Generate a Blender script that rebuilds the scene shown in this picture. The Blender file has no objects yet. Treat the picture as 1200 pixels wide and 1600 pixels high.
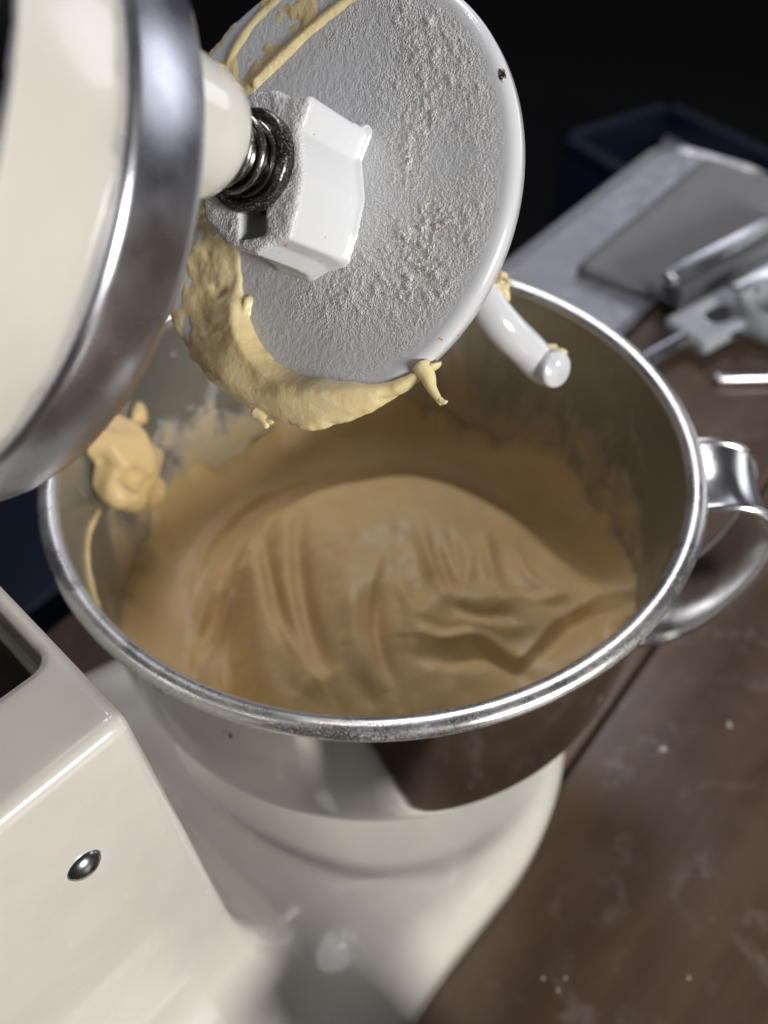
import bpy, math, random
import numpy as np
from mathutils import Vector, Matrix

random.seed(7)
rng = np.random.default_rng(7)
sc = bpy.context.scene
col = sc.collection

# ------------------------------------------------------------------ camera
# world: X = mixer's forward direction, Y = its left, Z up, origin on the table under the bowl
CAM_M = None
def _camera():
    global CAM_M
    u = np.array([-.009, -.665, -.747]); u /= np.linalg.norm(u)          # world up in camera axes (x right, y down, z away)
    r = np.array([1., 0, 0]); r -= (r @ u) * u; r /= np.linalg.norm(r)
    w = np.cross(r, u)
    if w[2] < 0: w = -w
    a = math.radians(43)
    X = math.sin(a) * r + math.cos(a) * w
    Y = np.cross(u, X)
    M = np.array([X, Y, u])
    O = np.array([0, 0, .19]) - M @ np.array([-.004, -.0255, .2882])
    CAM_M = M
    cd = bpy.data.cameras.new('camera'); co = bpy.data.objects.new('camera', cd); col.objects.link(co)
    cx, cy, cz = M @ [1, 0, 0], M @ [0, -1, 0], M @ [0, 0, -1]
    co.matrix_world = Matrix(((cx[0], cy[0], cz[0], O[0]), (cx[1], cy[1], cz[1], O[1]), (cx[2], cy[2], cz[2], O[2]), (0, 0, 0, 1)))
    cd.sensor_fit = 'VERTICAL'; cd.sensor_height = 24; cd.sensor_width = 18
    cd.lens = 24 * 1300 / 1600
    cd.clip_start = .01; cd.clip_end = 60
    cd.dof.use_dof = True; cd.dof.focus_distance = .182
    cd.dof.aperture_fstop = cd.lens / 3.0                                 # 3.0 mm pupil, a phone lens
    sc.camera = co
    return O
CAM = _camera()

# ------------------------------------------------------------------ world, lamps, exposure
world = bpy.data.worlds.new('World'); sc.world = world; world.use_nodes = True
bg = world.node_tree.nodes['Background']
bg.inputs[0].default_value = (.66, .62, .70, 1); bg.inputs[1].default_value = .075

def area_lamp(name, loc, target, sx, sy, power, colour, shape='RECTANGLE'):
    l = bpy.data.lights.new(name, 'AREA'); l.shape = shape; l.size = sx; l.size_y = sy; l.energy = power; l.color = colour
    o = bpy.data.objects.new(name, l); col.objects.link(o)
    o.location = loc
    o.rotation_euler = (Vector(target) - Vector(loc)).to_track_quat('-Z', 'Y').to_euler()
    return o
area_lamp('key_lamp', (-.08, -1.35, .62), (-.05, 0, .2), .42, .30, 19, (1, .975, .93))
area_lamp('ceiling_panel', (.72, .48, 1.45), (0, 0, .12), .5, .4, 7.6, (.97, .95, 1))
area_lamp('window_panel', (1.7, -.52, .52), (0, 0, .25), .9, .62, 2.6, (.90, .93, 1), 'ELLIPSE')
area_lamp('far_window', (2.4, 1.0, 1.05), (.3, .1, 0), .9, .6, 3.0, (.84, .88, 1))
def spot_bulb(name, loc, rad, power, colour):
    l = bpy.data.lights.new(name, 'POINT'); l.shadow_soft_size = rad; l.energy = power; l.color = colour
    o = bpy.data.objects.new(name, l); col.objects.link(o); o.location = loc
spot_bulb('ceiling_bulb', (.20, .28, 1.5), .028, 3.0, (1, .93, .84))
spot_bulb('ceiling_bulb', (.155, .20, 1.5), .022, 1.2, (.45, .62, 1))
sc.view_settings.view_transform = 'Standard'; sc.view_settings.look = 'None'
sc.view_settings.exposure = 0; sc.view_settings.gamma = 1; sc.view_settings.use_curve_mapping = False

# ------------------------------------------------------------------ helpers
def thing(name, label, cat, loc=(0, 0, 0), group=None):
    o = bpy.data.objects.new(name, None); col.objects.link(o); o.location = loc
    o.empty_display_size = .02
    o['label'] = label; o['category'] = cat
    if group: o['group'] = group
    return o
def mesh_obj(name, V, F, mat, parent=None, smooth=True, mats=None, midx=None, local=False):
    V = np.asarray(V, float)
    if parent is not None and not local:
        p = parent; off = np.zeros(3)
        while p is not None: off += np.array(p.location); p = p.parent
        V = V - off
    me = bpy.data.meshes.new(name); me.from_pydata(V.tolist(), [], [list(map(int, f)) for f in F])
    if smooth: me.polygons.foreach_set('use_smooth', [True] * len(me.polygons))
    for m in (mats or [mat]): me.materials.append(m)
    if midx is not None: me.polygons.foreach_set('material_index', list(map(int, midx)))
    me.update()
    o = bpy.data.objects.new(name, me); col.objects.link(o)
    if parent is not None: o.parent = parent
    return o
def tag(o, label, cat, group=None):
    o['label'] = label; o['category'] = cat
    if group: o['group'] = group
    return o
def centre_origin(o, c):
    c = Vector(c); o.data.transform(Matrix.Translation(-c)); o.location = c; return o

# value noise -------------------------------------------------------
_tab = rng.random((64, 64, 64))
def noise3(x, y, z):
    xi, yi, zi = np.floor(x).astype(int), np.floor(y).astype(int), np.floor(z).astype(int)
    fx, fy, fz = x - xi, y - yi, z - zi
    fx, fy, fz = [t * t * t * (t * (t * 6 - 15) + 10) for t in (fx, fy, fz)]
    def g(a, b, c): return _tab[(xi + a) & 63, (yi + b) & 63, (zi + c) & 63]
    l = lambda a, b, t: a + (b - a) * t
    return l(l(l(g(0,0,0), g(1,0,0), fx), l(g(0,1,0), g(1,1,0), fx), fy), l(l(g(0,0,1), g(1,0,1), fx), l(g(0,1,1), g(1,1,1), fx), fy), fz) * 2 - 1
def fbm(x, y, z, o=4):
    s = 0; a = .5
    for i in range(o):
        s = s + a * noise3(x * 2 ** i + 17 * i, y * 2 ** i + 5 * i, z * 2 ** i + 9 * i); a *= .5
    return s
def sstep(a, b, x):
    t = np.clip((x - a) / (b - a), 0, 1); return t * t * (3 - 2 * t)

# signed distance fields -> meshes ------------------------------------
def smin(a, b, k):
    h = np.clip(.5 + .5 * (b - a) / k, 0, 1); return b + (a - b) * h - k * h * (1 - h)
def smax(a, b, k): return -smin(-a, -b, k)
def sd_box(p, c, h, r=0):
    q = np.abs(p - np.array(c)) - (np.array(h) - r)
    return np.linalg.norm(np.maximum(q, 0), axis=-1) + np.minimum(q.max(-1), 0) - r
def sd_cyl(p, c, ax, r, h, rd=0):          # axis index ax, half height h
    q = p - np.array(c); i = [k for k in range(3) if k != ax]
    d = np.stack([np.hypot(q[..., i[0]], q[..., i[1]]) - (r - rd), np.abs(q[..., ax]) - (h - rd)], -1)
    return np.linalg.norm(np.maximum(d, 0), axis=-1) + np.minimum(d.max(-1), 0) - rd
def sd_caps(p, a, b, ra, rb):
    a, b = np.array(a), np.array(b); pa = p - a; ba = b - a
    h = np.clip((pa @ ba) / (ba @ ba), 0, 1)
    return np.linalg.norm(pa - h[..., None] * ba, axis=-1) - (ra + (rb - ra) * h)
def surface(f, lo, hi, res, newton=3):
    lo, hi = np.array(lo, float), np.array(hi, float)
    n = np.ceil((hi - lo) / res).astype(int) + 1
    ax = [lo[i] + res * np.arange(n[i]) for i in range(3)]
    F = np.empty(n)
    for i in range(0, n[0], 16):
        G = np.stack(np.meshgrid(ax[0][i:i + 16], ax[1], ax[2], indexing='ij'), -1)
        F[i:i + 16] = f(G)
    S = F < 0
    c = S[:-1, :-1, :-1].astype(np.int8)
    for dx, dy, dz in ((1,0,0),(0,1,0),(1,1,0),(0,0,1),(1,0,1),(0,1,1),(1,1,1)):
        c = c + S[dx:n[0]-1+dx, dy:n[1]-1+dy, dz:n[2]-1+dz]
    idx = np.argwhere((c > 0) & (c < 8))
    vid = -np.ones(c.shape, int); vid[tuple(idx.T)] = np.arange(len(idx))
    acc = np.zeros((len(idx), 3)); cnt = np.zeros(len(idx))
    cor = np.array([(i, j, k) for i in (0, 1) for j in (0, 1) for k in (0, 1)])
    for p in cor:
        for d in range(3):
            if p[d] == 0:
                q = p.copy(); q[d] = 1
                fa = F[tuple((idx + p).T)]; fb = F[tuple((idx + q).T)]
                m = (fa < 0) != (fb < 0)
                t = np.where(m, fa / np.where(m, fa - fb, 1), 0)
                acc += m[:, None] * (p + t[:, None] * (q - p)); cnt += m
    V = lo + res * (idx + acc / cnt[:, None])
    Q = []
    for d in range(3):
        o = [k for k in range(3) if k != d]
        sl0 = [slice(None)] * 3; sl1 = [slice(None)] * 3; sl0[d] = slice(0, -1); sl1[d] = slice(1, None)
        A, B = S[tuple(sl0)], S[tuple(sl1)]
        e = np.argwhere(A != B)
        e = e[(e[:, o[0]] > 0) & (e[:, o[1]] > 0) & (e[:, o[0]] < n[o[0]] - 1) & (e[:, o[1]] < n[o[1]] - 1)]
        u = np.zeros(3, int); u[o[0]] = 1; v = np.zeros(3, int); v[o[1]] = 1
        q = np.stack([vid[tuple((e - u - v).T)], vid[tuple((e - v).T)], vid[tuple(e.T)], vid[tuple((e - u).T)]], 1)
        flip = A[tuple(e.T)]
        if d == 1: flip = ~flip
        q[~flip] = q[~flip][:, ::-1]
        Q.append(q)
    Q = np.concatenate(Q)
    h = res * .25
    for _ in range(newton):
        f0 = f(V); g = np.stack([f(V + h * np.eye(3)[i]) - f(V - h * np.eye(3)[i]) for i in range(3)], -1) / (2 * h)
        st = -f0[:, None] * g / np.maximum((g * g).sum(-1), .1)[:, None]
        L = np.linalg.norm(st, axis=1, keepdims=True)
        V = V + st * np.minimum(1, .4 * res / np.maximum(L, 1e-12))
    return V, Q

def lathe(profile, seg=128, closed=False, M=None):
    P = np.array(profile, float); n = len(P)
    t = np.arange(seg) * 2 * np.pi / seg
    V = np.stack([np.outer(np.cos(t), P[:, 0]), np.outer(np.sin(t), P[:, 0]), np.tile(P[:, 1], (seg, 1))], -1).reshape(-1, 3)
    F = []
    for i in range(seg):
        j = (i + 1) % seg
        for k in range(n if closed else n - 1):
            l = (k + 1) % n
            F.append((i * n + k, j * n + k, j * n + l, i * n + l))
    return V, F
def spline(pts, n):
    P = np.array(pts, float); P = np.vstack([2 * P[0] - P[1], P, 2 * P[-1] - P[-2]])
    out = []
    m = len(P) - 3
    for t in np.linspace(0, m - 1e-9, n):
        i = int(t); f = t - i; a, b, c, d = P[i:i + 4]
        out.append(.5 * (2 * b + (c - a) * f + (2 * a - 5 * b + 4 * c - d) * f ** 2 + (3 * b - a - 3 * c + d) * f ** 3))
    return np.array(out)
def frames(P):
    T = np.gradient(P, axis=0); T /= np.linalg.norm(T, axis=1, keepdims=True)
    N = np.cross(T[0], [0.3, .2, 1]); N /= np.linalg.norm(N); out = []
    for t in T:
        N = N - (N @ t) * t; N /= np.linalg.norm(N); out.append((N, np.cross(t, N)))
    return T, out
def tube(P, R, seg=16, cap=True):
    P = np.array(P, float); R = np.broadcast_to(R, len(P)); T, fr = frames(P)
    V = []; F = []
    for p, r, (a, b) in zip(P, R, fr):
        for k in range(seg):
            t = 2 * np.pi * k / seg; V.append(p + r * (np.cos(t) * a + np.sin(t) * b))
    n = len(P)
    for i in range(n - 1):
        for k in range(seg):
            l = (k + 1) % seg; F.append((i * seg + k, i * seg + l, (i + 1) * seg + l, (i + 1) * seg + k))
    if cap:
        F.append(tuple(range(seg))[::-1]); F.append(tuple((n - 1) * seg + k for k in range(seg)))
    return np.array(V), F
def round_ends(P, r, m=6):            # radii that close a tube in a dome at both ends
    d = np.r_[0, np.cumsum(np.linalg.norm(np.diff(P, axis=0), axis=1))]; e = np.minimum(d, d[-1] - d)
    return r * np.sqrt(np.clip(1 - (1 - np.clip(e / r, 0, 1)) ** 2, .0004, 1))
def bevel_box(c, h, r=.002, rz=0, seg=3):
    import bmesh
    bm = bmesh.new(); bmesh.ops.create_cube(bm, size=2)
    bmesh.ops.scale(bm, vec=h, verts=bm.verts)
    bmesh.ops.bevel(bm, geom=bm.edges[:], offset=r, segments=seg, affect='EDGES', profile=.5)
    V = np.array([v.co[:] for v in bm.verts]); bm.verts.index_update(); F = [[v.index for v in f.verts] for f in bm.faces]; bm.free()
    ca, sa = math.cos(rz), math.sin(rz)
    V = V @ np.array([[ca, sa, 0], [-sa, ca, 0], [0, 0, 1]]) + np.array(c)
    return V, F
def join(parts):
    V = []; F = []; n = 0
    for v, f in parts:
        V.append(np.asarray(v)); F += [[i + n for i in q] for q in f]; n += len(v)
    return np.vstack(V), F

# ray helpers: where a line of sight meets a plane, used only to measure sizes
def ray(x, y):
    d = CAM_M @ np.array([(x - 600) / 1300, (y - 800) / 1300, 1]); return d / np.linalg.norm(d)
def on_z(x, y, z):
    d = ray(x, y); return CAM + d * ((z - CAM[2]) / d[2])

# ------------------------------------------------------------------ materials
class NT:
    def __init__(s, name):
        s.m = bpy.data.materials.new(name); s.m.use_nodes = True; s.t = s.m.node_tree; s.b = s.t.nodes['Principled BSDF']
        s.co = None
    def n(s, kind, **kw):
        x = s.t.nodes.new(kind)
        for k, v in kw.items():
            if k in x.inputs: x.inputs[k].default_value = v
            else: setattr(x, k, v)
        return x
    def l(s, a, b): s.t.links.new(a, b)
    def coord(s, scale=(1, 1, 1)):
        if s.co is None: s.co = s.n('ShaderNodeTexCoord')
        mp = s.n('ShaderNodeMapping'); mp.inputs['Scale'].default_value = scale
        s.l(s.co.outputs['Object'], mp.inputs[0]); return mp.outputs[0]
    def noise(s, scale, detail=4, rough=.55, vec=None, dist=0):
        x = s.n('ShaderNodeTexNoise'); x.inputs['Scale'].default_value = scale; x.inputs['Detail'].default_value = detail
        x.inputs['Roughness'].default_value = rough; x.inputs['Distortion'].default_value = dist
        s.l(vec if vec is not None else s.coord(), x.inputs['Vector']); return x.outputs['Fac']
    def ramp(s, fac, lo, hi, c0=(0, 0, 0, 1), c1=(1, 1, 1, 1)):
        x = s.n('ShaderNodeValToRGB'); x.color_ramp.elements[0].position = lo; x.color_ramp.elements[1].position = hi
        x.color_ramp.elements[0].color = c0; x.color_ramp.elements[1].color = c1; s.l(fac, x.inputs[0]); return x.outputs[0]
    def math(s, op, a, b=None):
        x = s.n('ShaderNodeMath', operation=op)
        for i, v in enumerate((a, b)):
            if v is None: continue
            if isinstance(v, (int, float)): x.inputs[i].default_value = v
            else: s.l(v, x.inputs[i])
        return x.outputs[0]
    def mix(s, fac, a, b):
        x = s.n('ShaderNodeMix', data_type='RGBA')
        for i, v in ((0, fac), (6, a), (7, b)):
            if isinstance(v, (int, float)): x.inputs[i].default_value = v
            elif isinstance(v, tuple): x.inputs[i].default_value = (*v, 1)[:4]
            else: s.l(v, x.inputs[i])
        return x.outputs[2]
    def bump(s, h, strength, dist, prev=None):
        x = s.n('ShaderNodeBump'); x.inputs['Strength'].default_value = strength; x.inputs['Distance'].default_value = dist
        s.l(h, x.inputs['Height'])
        if prev is not None: s.l(prev, x.inputs['Normal'])
        s.l(x.outputs[0], s.b.inputs['Normal']); return x.outputs[0]
    def set(s, **kw):
        for k, v in kw.items():
            i = s.b.inputs[k.replace('_', ' ')]
            if isinstance(v, (int, float)): i.default_value = v
            elif isinstance(v, tuple): i.default_value = (*v, 1)[:4] if i.type == 'RGBA' else v
            else: s.l(v, i)
        return s
def enamel(name, c, rough=.22):
    t = NT(name); n1 = t.noise(60, 3); 
    t.set(Base_Color=t.mix(t.ramp(n1, .3, .7), c, tuple(x * .93 for x in c)), Coat_Weight=.8, Coat_Roughness=.06, IOR=1.5)
    t.set(Roughness=t.ramp(t.noise(220, 4), .3, .8, (rough * .8,) * 3 + (1,), (rough * 1.4,) * 3 + (1,)))
    specks = t.ramp(t.noise(1400, 2), .74, .78)
    t.bump(t.noise(120, 1), .02, .002)
    return t.m
M_cream = enamel('cream_enamel', (.745, .72, .655))
M_cream2 = enamel('housing_enamel', (.73, .715, .655), .15)
def metal(name, c, rough, bump=.0, dust=0, zs=(1, 1, 1), sc_=400):
    t = NT(name); t.set(Metallic=1.0, Base_Color=c)
    t.set(Roughness=t.ramp(t.noise(90, 5, vec=t.coord(zs)), .25, .8, (rough * .7,) * 3 + (1,), (rough * 1.5,) * 3 + (1,)))
    if bump: t.bump(t.noise(sc_, 3, vec=t.coord(zs)), bump, .0006)
    if dust:
        m = t.math('MULTIPLY', t.ramp(t.noise(2600, 2), .62 - dust, .70 - dust), t.ramp(t.noise(45, 3), .35, .6))
        t.set(Base_Color=t.mix(m, c, (.75, .72, .66)), Metallic=t.math('SUBTRACT', 1, m))
    return t.m
M_chrome = metal('chrome', (.62, .62, .66), .13, .03, .0)
M_ring = metal('drip_ring_chrome', (.66, .67, .73), .26, .015)
M_steel = metal('bowl_steel', (.70, .685, .675), .065, .012)
M_rim = metal('rim_steel', (.70, .70, .70), .27, .08, .10)
M_handle = metal('handle_steel', (.72, .72, .72), .20, .03)
M_dark = metal('dark_shaft_steel', (.30, .29, .28), .22, .1, .02)
M_screw = metal('screw_steel', (.34, .36, .37), .24, .05)
M_collar = metal('greasy_collar', (.10, .095, .09), .3, .4, .05)
def black():
    t = NT('black_cavity'); t.set(Base_Color=(.012, .013, .013), Roughness=.4); t.bump(t.noise(300), .2, .001); return t.m
M_black = black()
def smear_steel():
    t = NT('bowl_inside'); t.set(Roughness=.34)
    sep = t.n('ShaderNodeSeparateXYZ'); t.l(t.coord(), sep.inputs[0]); z = sep.outputs[2]
    n1 = t.noise(34, 7, .66, t.coord((1, 1, .55)), 1.2); n2 = t.noise(95, 5, .62, t.coord((1, 1, .5)), 1.0)
    v = t.math('ADD', t.math('MULTIPLY', n1, .65), t.math('MULTIPLY', n2, .35))
    mr = t.n('ShaderNodeMapRange'); t.l(z, mr.inputs[0])
    for i, x in ((1, .060), (2, .136), (3, .19), (4, -.11)): mr.inputs[i].default_value = x
    v = t.math('ADD', v, mr.outputs[0])
    m = t.ramp(v, .50, .62)
    film = t.ramp(t.noise(14, 3, .5, None, .3), .3, .75, (.33, .365, .40, 1), (.47, .51, .55, 1))
    c = t.mix(t.math('MULTIPLY', m, .72), film, (.60, .445, .215))
    t.set(Base_Color=c, Metallic=t.math('MULTIPLY', t.math('SUBTRACT', 1, m), .86))
    t.set(Roughness=t.ramp(m, 0, 1, (.30,) * 3 + (1,), (.48,) * 3 + (1,)))
    t.bump(t.math('MULTIPLY', m, n2), .7, .0016)
    return t.m
M_inside = smear_steel()
def dough_mat(name, c, sc_=1.0, gloss=.42):
    t = NT(name); n = t.noise(35 * sc_, 4); n2 = t.noise(420 * sc_, 3)
    t.set(Base_Color=t.mix(t.ramp(n, .3, .72), c, tuple(x * y for x, y in zip(c, (1.08, 1.12, 1.25)))), Roughness=gloss, Subsurface_Weight=.35, Subsurface_Radius=(.006, .0035, .0012), Subsurface_Scale=.7, Coat_Weight=.05 if gloss > .5 else .12, Coat_Roughness=.3, Specular_IOR_Level=.3 if gloss > .45 else .5)
    b = t.bump(n2, .10, .0012); t.bump(t.noise(110 * sc_, 3), .16, .003, b)
    return t.m
M_dough = dough_mat('bread_dough', (.67, .47, .21), 1, .46)
M_clump = dough_mat('clump_dough', (.66, .48, .22), 1.5, .45)
M_sticky = dough_mat('sticky_dough', (.88, .70, .37), 2.4, .27)
def white_coat(flour):
    t = NT('white_coating' + ('_floured' if flour else ''))
    c = (.74, .755, .785)
    t.set(Base_Color=c, Roughness=.2, Coat_Weight=.6, Coat_Roughness=.08)
    if flour:
        at = t.n('ShaderNodeAttribute', attribute_name='flour'); f = at.outputs['Fac']
        pit = t.n('ShaderNodeTexVoronoi'); pit.inputs['Scale'].default_value = 2100; t.l(t.coord(), pit.inputs['Vector'])
        n1 = t.noise(1500, 3, .6); grain = t.math('MULTIPLY', t.ramp(n1, .35, .7), f)
        red = t.math('MULTIPLY', t.ramp(t.noise(420, 2), .735, .75), 1.0)
        cc = t.mix(t.math('MINIMUM', f, 1.0), c, (.88, .865, .83))
        cc = t.mix(red, cc, (.75, .30, .22))
        t.set(Base_Color=cc, Roughness=t.ramp(f, 0, .6, (.22,) * 3 + (1,), (.6,) * 3 + (1,)), Coat_Weight=t.ramp(f, .1, .8, (.5,) * 3 + (1,), (.05,) * 3 + (1,)))
        dome = t.math('MULTIPLY', t.math('SUBTRACT', .75, pit.outputs['Distance']), t.math('ADD', t.ramp(f, .02, .45), 0))
        hgt = t.math('ADD', t.math('MULTIPLY', grain, .7), t.math('ADD', dome, t.math('MULTIPLY', t.math('MULTIPLY', t.noise(700, 2), .35), t.ramp(f, 0, .1))))
        t.bump(hgt, .75, .0004)
    else:
        t.bump(t.noise(500, 2), .04, .001)
    return t.m
M_white = white_coat(False); M_flour = white_coat(True)
def wood():
    t = NT('brown_wood')
    g = t.noise(9, 6, .6, t.coord((.35, 3, 3)), .4); g2 = t.noise(70, 4, .6, t.coord((.12, 1, 1)))
    c = t.mix(t.ramp(g, .3, .72), (.068, .042, .026), (.120, .076, .048))
    c = t.mix(t.math('MULTIPLY', t.ramp(g2, .45, .7), .35), c, (.035, .022, .016))
    blot = t.math('MULTIPLY', t.ramp(t.noise(7, 5, .65, None, .6), .52, .76), .12)
    sm = t.n('ShaderNodeTexWave', wave_type='RINGS', rings_direction='Z'); sm.inputs['Scale'].default_value = 11; sm.inputs['Distortion'].default_value = 4.5; sm.inputs['Detail'].default_value = 3; sm.inputs['Detail Scale'].default_value = 7
    mp = t.n('ShaderNodeMapping'); mp.inputs['Location'].default_value = (-.035, .205, 0); t.l(t.co.outputs['Object'], mp.inputs[0]); t.l(mp.outputs[0], sm.inputs['Vector'])
    streak = t.math('MULTIPLY', t.ramp(sm.outputs['Fac'], .62, .98), t.ramp(t.noise(16, 4, .6, None, .5), .46, .66))
    fl = t.math('MAXIMUM', blot, t.math('MULTIPLY', t.math('MULTIPLY', streak, t.ramp(t.noise(120, 4, .6, t.coord((1, 1, 1)), .8), .35, .65)), .25))
    sp = t.math('MULTIPLY', t.ramp(t.noise(620, 2), .72, .76), .5)
    fl = t.math('MAXIMUM', fl, sp)
    t.set(Base_Color=t.mix(fl, c, (.42, .39, .37)), Roughness=t.ramp(g, .2, .8, (.28,) * 3 + (1,), (.42,) * 3 + (1,)), Specular_IOR_Level=.5)
    b = t.bump(g2, .15, .001); t.bump(g, .08, .003, b)
    return t.m
M_wood = wood()
def plain(name, c, rough=.5, metallic=0.0, spec=.5, var=.2, scale=30, trans=0):
    t = NT(name); n = t.noise(scale, 4)
    t.set(Base_Color=t.mix(n, tuple(x * (1 - var) for x in c), tuple(min(1, x * (1 + var)) for x in c)), Roughness=rough, Metallic=metallic, Specular_IOR_Level=spec)
    if trans: t.set(Transmission_Weight=trans)
    return t.m
M_floor = plain('dark_floor', (.012, .011, .012), .7, 0, .2)
M_blue = plain('blue_plastic', (.012, .022, .05), .4)
M_paper = plain('grey_paper', (.38, .38, .43), .7)
M_shadow_prop = plain('shadow_prop_brown', (.030, .020, .015), .25)  # for the added, unseen jar that shades the mixer base
M_grip = plain('grey_grip', (.10, .10, .11), .4)
M_tray = metal('tray_aluminium', (.40, .40, .415), .42, .05)
M_towel = plain('grey_cloth', (.26, .26, .27), .8, 0, .2, .12, 60)
M_spat = plain('grey_silicone', (.42, .45, .48), .4)
M_flourball = plain('flour_crumb', (.5, .47, .43), .9, 0, .2, .1, 500)

# ------------------------------------------------------------------ floor and table
fl = mesh_obj('floor', *bevel_box((1.6, 1.6, -.77), (6, 6, .02), .002), M_floor, smooth=False); fl['kind'] = 'structure'

TR = math.radians(3.9)
table = thing('table', 'brown wooden plank table dusted with flour under the mixer', 'table', (0, 0, -.75))
def tab(x, y): return np.array([x * math.cos(TR) - y * math.sin(TR), x * math.sin(TR) + y * math.cos(TR)])
EDGE = .174; PW = .267
for i in range(4):
    y1 = EDGE - i * PW - (0.0008 if i else 0); y0 = EDGE - (i + 1) * PW + .0008
    x0, x1 = -.75, .660
    if i < 0:                                                   # rounded far corner
        R = .038; pts = [(x0, y0), (x1, y0)] + [(x1 - R + R * math.cos(t), y1 - R + R * math.sin(t)) for t in np.linspace(0, math.pi / 2, 12)] + [(x0, y1)]
    else: pts = [(x0, y0), (x1, y0), (x1, y1), (x0, y1)]
    b = .0022; cx, cy = (x0 + x1) / 2, (y0 + y1) / 2
    rings = []
    for (ins, z) in ((0, -.032), (0, -b), (b * .3, -b * .3), (b, 0)):
        rings.append([(*tab(px - math.copysign(ins, px - cx), py - math.copysign(ins, py - cy)), z) for px, py in pts])
    n = len(pts); V = [v for r in rings for v in r]; F = [tuple(range(n))[::-1], tuple(3 * n + k for k in range(n))]
    for r in range(3):
        for k in range(n): F.append((r * n + k, r * n + (k + 1) % n, (r + 1) * n + (k + 1) % n, (r + 1) * n + k))
    mesh_obj('plank', V, F, M_wood, table, smooth=False)
for (x, y) in ((-.68, .10), (.60, .10), (-.68, -.82), (.60, -.82)):
    c = tab(x, y); mesh_obj('leg', *bevel_box((c[0], c[1], -.392), (.03, .03, .358), .004, TR), M_wood, table, smooth=False)
c = tab(-.04, -.36); mesh_obj('under_frame', *bevel_box((c[0], c[1], -.062), (.62, .44, .028), .003, TR), M_wood, table, smooth=False)

# ------------------------------------------------------------------ stand mixer: pedestal
mixer = thing('stand_mixer', 'cream enamelled stand mixer with tilted up head and chrome drip ring', 'stand mixer', (-.16, 0, 0))
ZT = .2385
def footprint(x, y):                                             # long rounded base outline
    h = .106
    cx = np.clip(x, -.19, -.034)
    d = np.hypot((x - cx) * np.where(x > -.034, .86, 1.0), y) - h
    return d
def sd_base(p):
    d2 = footprint(p[..., 0], p[..., 1]); z = p[..., 2]
    top = .0350 + .010 * sstep(-.05, -.13, p[..., 0])
    r = .020
    q0 = d2 + r; q1 = z - top + r
    d = np.hypot(np.maximum(q0, 0), np.maximum(q1, 0)) + np.minimum(np.maximum(q0, q1), 0) - r
    return np.maximum(d, .0005 - z)
def sd_column(p):
    z = p[..., 2]
    q = p.copy(); q[..., 1] = p[..., 1] / (1 + .10 * np.clip((ZT - z) / ZT, 0, 1))
    q[..., 0] = -.1275 - .062 + (p[..., 0] + .1895) / (1 + .02 * np.clip((ZT - z) / ZT, 0, 1))
    return sd_box(q, (-.1895, 0, ZT / 2 + .0), (.062, .0560, ZT / 2), .0030)
def sd_ped(p):
    d = smin(sd_base(p), sd_column(p), .075)
    # well for the bowl, cut into the base and the foot of the column
    well = sd_cyl(p, (-.002, 0, .034 + .2), 2, .094, .2, .006)
    d = smax(d, -well, .006)
    # latch slot in the column top
    slot = sd_box(p, (-.168, 0, ZT), (.0365, .032, .03), .004)
    d = smax(d, -slot, .0025)
    return np.maximum(d, .0005 - p[..., 2])
V, Q = surface(sd_ped, (-.31, -.115, -.004), (.11, .115, .2425), .0022)
mesh_obj('pedestal', V, Q, M_cream, mixer)
mesh_obj('latch_cavity', *bevel_box((-.170, 0, .2085), (.0372, .0307, .0032), .002), M_black, mixer)
# bowl clamp plate in the well
V, F = lathe([(.0005, .0383), (.058, .0383), (.062, .0378), (.064, .0360), (.064, .0345), (.0005, .0345)], 96)
mesh_obj('clamp_plate', V, F, M_cream, mixer)
# hinge screw on the column's side
sx, sz = -.1497, .204
prof = [(.0002, .0022), (.0012, .0021), (.0026, .0016), (.0036, .0008), (.0041, .0), (.0041, -.003), (.0002, -.003)]
V, F = lathe(prof, 40); V = np.stack([V[:, 0] + sx, -.0575 - V[:, 2], V[:, 1] + sz], -1)
SCREW_V, SCREW_F = V, [f[::-1] for f in F]

# find the side of the column at the screw
ys = np.linspace(-.09, -.04, 400); dd = sd_ped(np.stack([np.full(400, sx), ys, np.full(400, sz)], -1)); yy = ys[np.argmax(dd < 0)]
SCREW_V[:, 1] += .0575 + yy
mesh_obj('hinge_screw', SCREW_V, SCREW_F, M_screw, mixer)

# ------------------------------------------------------------------ stand mixer: tilted head
A = CAM_M @ np.array([.5, -.03, .866]); A /= np.linalg.norm(A)          # direction of the drive shaft, tilted forward
E1 = CAM_M @ np.array([.866, 0, -.5]); E1 -= (E1 @ A) * A; E1 /= np.linalg.norm(E1); E2 = np.cross(A, E1)
DC = np.array([-.03, -.012, .295])                                      # centre of the hook's disc, on the shaft
LM = np.stack([E1, E2, A], 1)
def L(p): return DC + np.asarray(p) @ LM.T                               # shaft frame -> world
RC = np.array([-.0358, .0104])                                          # planetary axis in the shaft frame
HO = L((RC[0], RC[1], 0.0))
BY = np.cross([0, 0, 1.], A); BY /= np.linalg.norm(BY)                   # sideways
BF = np.cross(A, BY) * 1.0                                               # along the head
if BF[0] < 0: BF = -BF
HM = np.stack([BF, BY, A], 1)
def H(p): return HO + np.asarray(p) @ HM.T                               # head frame (forward, side, down the shaft) -> world
RR = .0592
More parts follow.
